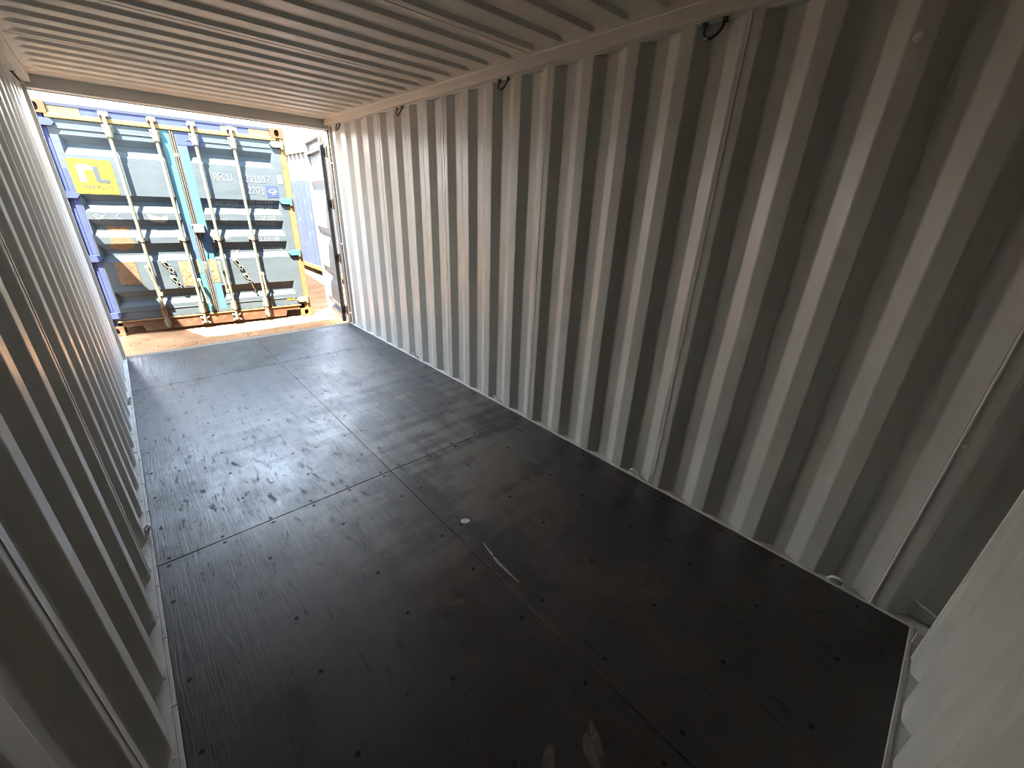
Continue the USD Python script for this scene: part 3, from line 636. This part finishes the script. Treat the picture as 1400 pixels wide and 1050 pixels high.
# white lettering of the right door
for s, b in (('RFCU', (1.526, 1.907, 1.728, 1.997)), ('211017', (1.876, 1.907, 2.178, 1.997)), ('22G1', (1.884, 1.762, 2.080, 1.855)), ('MAX GROSS', (1.47, 1.604, 1.74, 1.655)),
             ('30.480 KGS', (1.876, 1.638, 2.160, 1.688)), ('67.200 LBS', (1.876, 1.566, 2.150, 1.616)), ('TARE', (1.482, 1.380, 1.578, 1.432)), ('2.200 KGS', (1.898, 1.424, 2.162, 1.478)),
             ('4.850 LBS', (1.904, 1.352, 2.155, 1.405)), ('NET', (1.482, 1.168, 1.565, 1.215)), ('28.280 KGS', (1.880, 1.225, 2.186, 1.272)), ('62.350 LBS', (1.880, 1.142, 2.160, 1.192)),
             ('CU.CAP.', (1.465, 0.985, 1.640, 1.028)), ('33.2 CU.M', (1.925, 1.008, 2.175, 1.053)), ('1.172 CU.FT', (1.876, 0.940, 2.190, 0.985))):
    on_face(dr, 'lettering', text_poly(s, *b), LETTER if s != 'TARE' else PAPER, 0.0035)
on_face(dr, 'check_digit_box', sbox(2.272, 1.905, 2.338, 2.02), LETTER, 0.003)
on_face(dr, 'lettering', text_poly('3', 2.285, 1.918, 2.325, 2.007, True), RUBBER, 0.0045)
on_face(dr, 'sign_panel', sbox(2.108, 1.724, 2.256, 1.878), BLUEP, 0.003, 'small square blue sign beside the lettering')
em = ([stroke([(2.135 + 0.05 * (1 - math.cos(a)) , 1.80 + 0.028 * math.sin(a)) for a in np.linspace(0, np.pi, 12)], .006), stroke([(2.205, 1.83), (2.225, 1.80), (2.205, 1.77), (2.175, 1.765)], .006), stroke([(2.14, 1.795), (2.175, 1.785), (2.20, 1.795)], .007)])
for g_ in em: on_face(dr, 'sign_emblem', g_, PAPER, 0.0045)
on_face(dr, 'label_plate', sbox(2.112, 0.262, 2.225, 0.300), YLOGO, 0.004, 'small yellow label at the foot of the door')
for a, b in ((dl, (0.19, 1.07)), (dr, (1.325, 2.25))):          # folded lips above the first and below the last recess
    for z in (2.345, 0.300):
        MB().box((b[0], FACE - 0.007, z - 0.005), (b[1], FACE + 0.004, z + 0.005), 0.002).build(a, 'folded_lip', OPP)
# lock rods and their fittings
RY = -0.045
for k, u in enumerate((0.617, 1.034, 1.413, 1.818)):
    d = dl if k < 2 else dr
    MB().cyl((u, RY, 0.07), (u, RY, 2.545), 0.0185, 14).build(d, 'lock_rod', CREAM, 40)
    tb = [(u - 0.048, 2.425), (u + 0.048, 2.425), (u + 0.046, 2.36), (u + 0.026, 2.288), (u - 0.026, 2.288), (u - 0.046, 2.36)]
    MB().prism(tb, 1, FACE - 0.012, FACE + 0.002).cyl((u, RY, 2.295), (u, RY, 2.415), 0.030, 12).box((u - 0.03, RY, 2.30), (u + 0.03, FACE, 2.41), 0.004).build(d, 'rod_bracket', CREAM)
    for (dx, z) in ((-0.036, 2.40), (0.036, 2.40), (-0.030, 2.33), (0.030, 2.33)): MB().cyl((u + dx, FACE - 0.020, z), (u + dx, FACE - 0.010, z), 0.008, 8).build(d, 'bracket_bolt', RUBBER)
    MB().box((u - 0.045, -0.02, 2.488), (u + 0.045, 0.03, 2.548), 0.008).box((u - 0.040, -0.062, 2.50), (u - 0.012, 0.0, 2.545), 0.006).box((u + 0.012, -0.062, 2.495), (u + 0.042, 0.0, 2.53), 0.006).build(d, 'rod_keeper', CREAM if k != 1 else OCHRE)
    MB().box((u - 0.055, -0.012, 1.165), (u + 0.055, FACE + 0.04, 1.205), 0.006).cyl((u, RY, 1.162), (u, RY, 1.208), 0.026, 12).box((u - 0.026, RY, 1.165), (u + 0.026, 0.0, 1.205), 0.004).build(d, 'rod_guide', CREAM)
    lb = [(u - 0.028, 0.345), (u + 0.028, 0.345), (u + 0.045, 0.25), (u + 0.040, 0.205), (u - 0.040, 0.205), (u - 0.045, 0.25)]
    MB().prism(lb, 1, FACE - 0.012, FACE + 0.002).cyl((u, RY, 0.215), (u, RY, 0.335), 0.028, 12).box((u - 0.026, RY, 0.215), (u + 0.026, FACE, 0.33), 0.004).build(d, 'rod_bracket', RUST if k == 0 else CREAM)
    kp = MB()
    if k in (1, 2):                                     # white M-shaped cam keeper at the sill
        pl = [(-.052, .058), (-.036, .058), (0, .095), (.036, .058), (.052, .058), (.052, .072), (.040, .074), (.012, .110), (.040, .136), (.052, .138), (.052, .152), (.036, .152), (0, .120), (-.036, .152), (-.052, .152), (-.052, .138), (-.040, .136), (-.012, .110), (-.040, .074), (-.052, .072)]
        kp.prism([(u + a, b) for a, b in pl], 1, -0.045, 0.012)
    else:
        kp.box((u - 0.035, -0.03, 0.075), (u + 0.035, 0.012, 0.16), 0.006).cyl((u, RY, 0.06), (u, RY, 0.12), 0.02, 10)
    kp.build(d, 'cam_keeper', LETTER if k in (1, 2) else CREAM)
# handles beside the rods
def handle(d, u0, z0, u1, z1):
    y = -0.062
    MB().tube([(u0, y, z0), (u0 * .7 + u1 * .3, y - 0.006, z0 * .7 + z1 * .3), (u0 * .3 + u1 * .7, y - 0.006, z0 * .3 + z1 * .7), (u1, y, z1)], [0.013, 0.012, 0.015, 0.012], 8).cyl((u0, y - 0.012, z0), (u0, -0.03, z0), 0.022, 10) \
        .box((u1 - 0.02, y - 0.012, z1 - 0.01), (u1 + 0.02, -0.02, z1 + 0.045), 0.006).build(d, 'door_handle', CREAM, 40)
handle(dl, 0.580, 0.86, 0.640, 0.49); handle(dl, 1.080, 0.66, 1.118, 0.34); handle(dr, 1.350, 0.87, 1.372, 0.47); handle(dr, 1.846, 0.70, 1.858, 0.42)
def catch(d, pts):
    for (a, b) in zip(pts, pts[1:]):
        a, b = np.array(a), np.array(b); c = (a + b) / 2; t = b - a; ln = np.linalg.norm(t) / 2; t /= 2 * ln
        q = np.array([-t[1], t[0]]); ang = np.linspace(0, 2 * np.pi, 14, endpoint=False)
        loop = [c + t * ln * 0.95 * math.cos(s) + q * 0.022 * math.sin(s) for s in ang]
        MB().tube([(p[0], FACE - 0.018, p[1]) for p in loop], 0.0075, 6, True).build(d, 'catch_link', CREAM, True)
    MB().box((pts[0][0] - .03, FACE - .02, pts[0][1] - .02), (pts[0][0] + .03, FACE + .002, pts[0][1] + .02), .004).build(d, 'catch_plate', CREAM)
catch(dl, [(0.765, 0.905), (0.80, 0.83), (0.825, 0.765)]); catch(dl, [(0.812, 0.705), (0.84, 0.64), (0.862, 0.575)])
catch(dr, [(1.555, 0.895), (1.59, 0.82), (1.607, 0.765)]); catch(dr, [(1.635, 0.69), (1.66, 0.63), (1.68, 0.575)])
MB().tube([(1.69, FACE - .012, .56), (1.70, FACE - .02, .50), (1.725, FACE - .025, .455), (1.715, FACE - .02, .435), (1.70, FACE - .015, .445)], 0.007, 6).build(dr, 'catch_hook', RUST, True)
# lock box over the door gap
MB().box((1.168, -0.085, 1.262), (1.285, 0.01, 1.358), 0.008).box((1.150, -0.06, 1.345), (1.292, 0.015, 1.366), 0.004).build(dr, 'lock_box', CREAM)
MB().tube([(1.225, -0.03, 1.26), (1.215, -0.028, 1.18), (1.222, -0.025, 1.10), (1.217, -0.02, 1.03)], 0.006, 6).build(dr, 'lock_chain', STEEL)
# hinges
for (z, m_) in ((2.395, CREAM), (1.68, CYAN), (0.97, CYAN), (0.262, CREAM)):
    for s, d in ((1, dr), (-1, dl)):
        x = (lambda u: u) if s > 0 else (lambda u: CW - u)
        blade = [(x(2.245), z), (x(2.275), z + 0.036), (x(2.41), z + 0.036), (x(2.41), z - 0.036), (x(2.275), z - 0.036)]
        MB().prism(blade, 1, -0.008, FACE + 0.004).cyl((x(2.395), -0.004, z - 0.055), (x(2.395), -0.004, z + 0.055), 0.017, 12).build(d, 'hinge', m_ if s > 0 else BLUEP)

# ------------------------------------------------------------------ the blue container beyond, seen past the right door
c2 = thing('shipping_container', 'blue and grey brown shipping container side in the sun beyond the open right door', 'shipping container', (3.57, 7.6, -0.06))
def c2side(x, s, z0, z1, mat, name, lab=None, y0=0.13, y1=CL - 0.13, inset=0.0):
    pts = []; y = y0
    while y < y1 - 0.29:
        pts += [(y, x), (y + 0.07, x), (y + 0.14, x - s * 0.036), (y + 0.21, x - s * 0.036)]; y += 0.28
    pts += [(y, x), (y1, x)]
    pts = [(a, b + s * inset) for a, b in pts]
    MB().add(*sheet(pts, z0, z1, -s * 0.003)).build(c2, name, mat, label=lab)
c2side(0.012, -1, 0.15, 1.98, BCONT, 'side_panel', 'blue painted lower part of the side')
c2side(0.012, -1, 1.98, CH - 0.06, BROWNC, 'side_panel', 'grey brown upper part of the side')
c2side(CW - 0.012, 1, 0.15, CH - 0.06, BCONT, 'side_panel')
for x in (0.0, CW - 0.06):
    MB().box((x, 0.1, CH - 0.085), (x + 0.06, CL - 0.1, CH - 0.01), 0.005).build(c2, 'top_rail', CREAM)
    MB().box((x, 0.1, 0.06), (x + 0.06, CL - 0.1, 0.155), 0.005).build(c2, 'bottom_rail', YELLOWR)
    for y in (0.0, CL - 0.16):
        MB().box((x if x == 0 else x - 0.1, y, 0.118), ((x if x == 0 else x - 0.1) + 0.16, y + 0.16, CH - 0.118), 0.006).build(c2, 'corner_post', BCONT)
        for z in (0.0, CH - 0.118):
            MB().box((x if x == 0 else x - 0.1, y, z), ((x if x == 0 else x - 0.1) + 0.16, y + 0.16, z + 0.118), 0.008).build(c2, 'corner_casting', BCONT)
for y in (1.6, 2.6, 3.6, 4.4):
    MB().box((0.01, y, 0.03), (CW - 0.01, y + 0.12, 0.145), 0.006).build(c2, 'floor_beam', RUST)
MB().box((0.02, 0.02, CH - 0.04), (CW - 0.02, CL - 0.02, CH - 0.02)).build(c2, 'roof_panel', BCONT)
for y in (0.02, CL - 0.03): MB().box((0.1, y, 0.1), (CW - 0.1, y + 0.012, CH - 0.06)).build(c2, 'end_panel', BCONT)
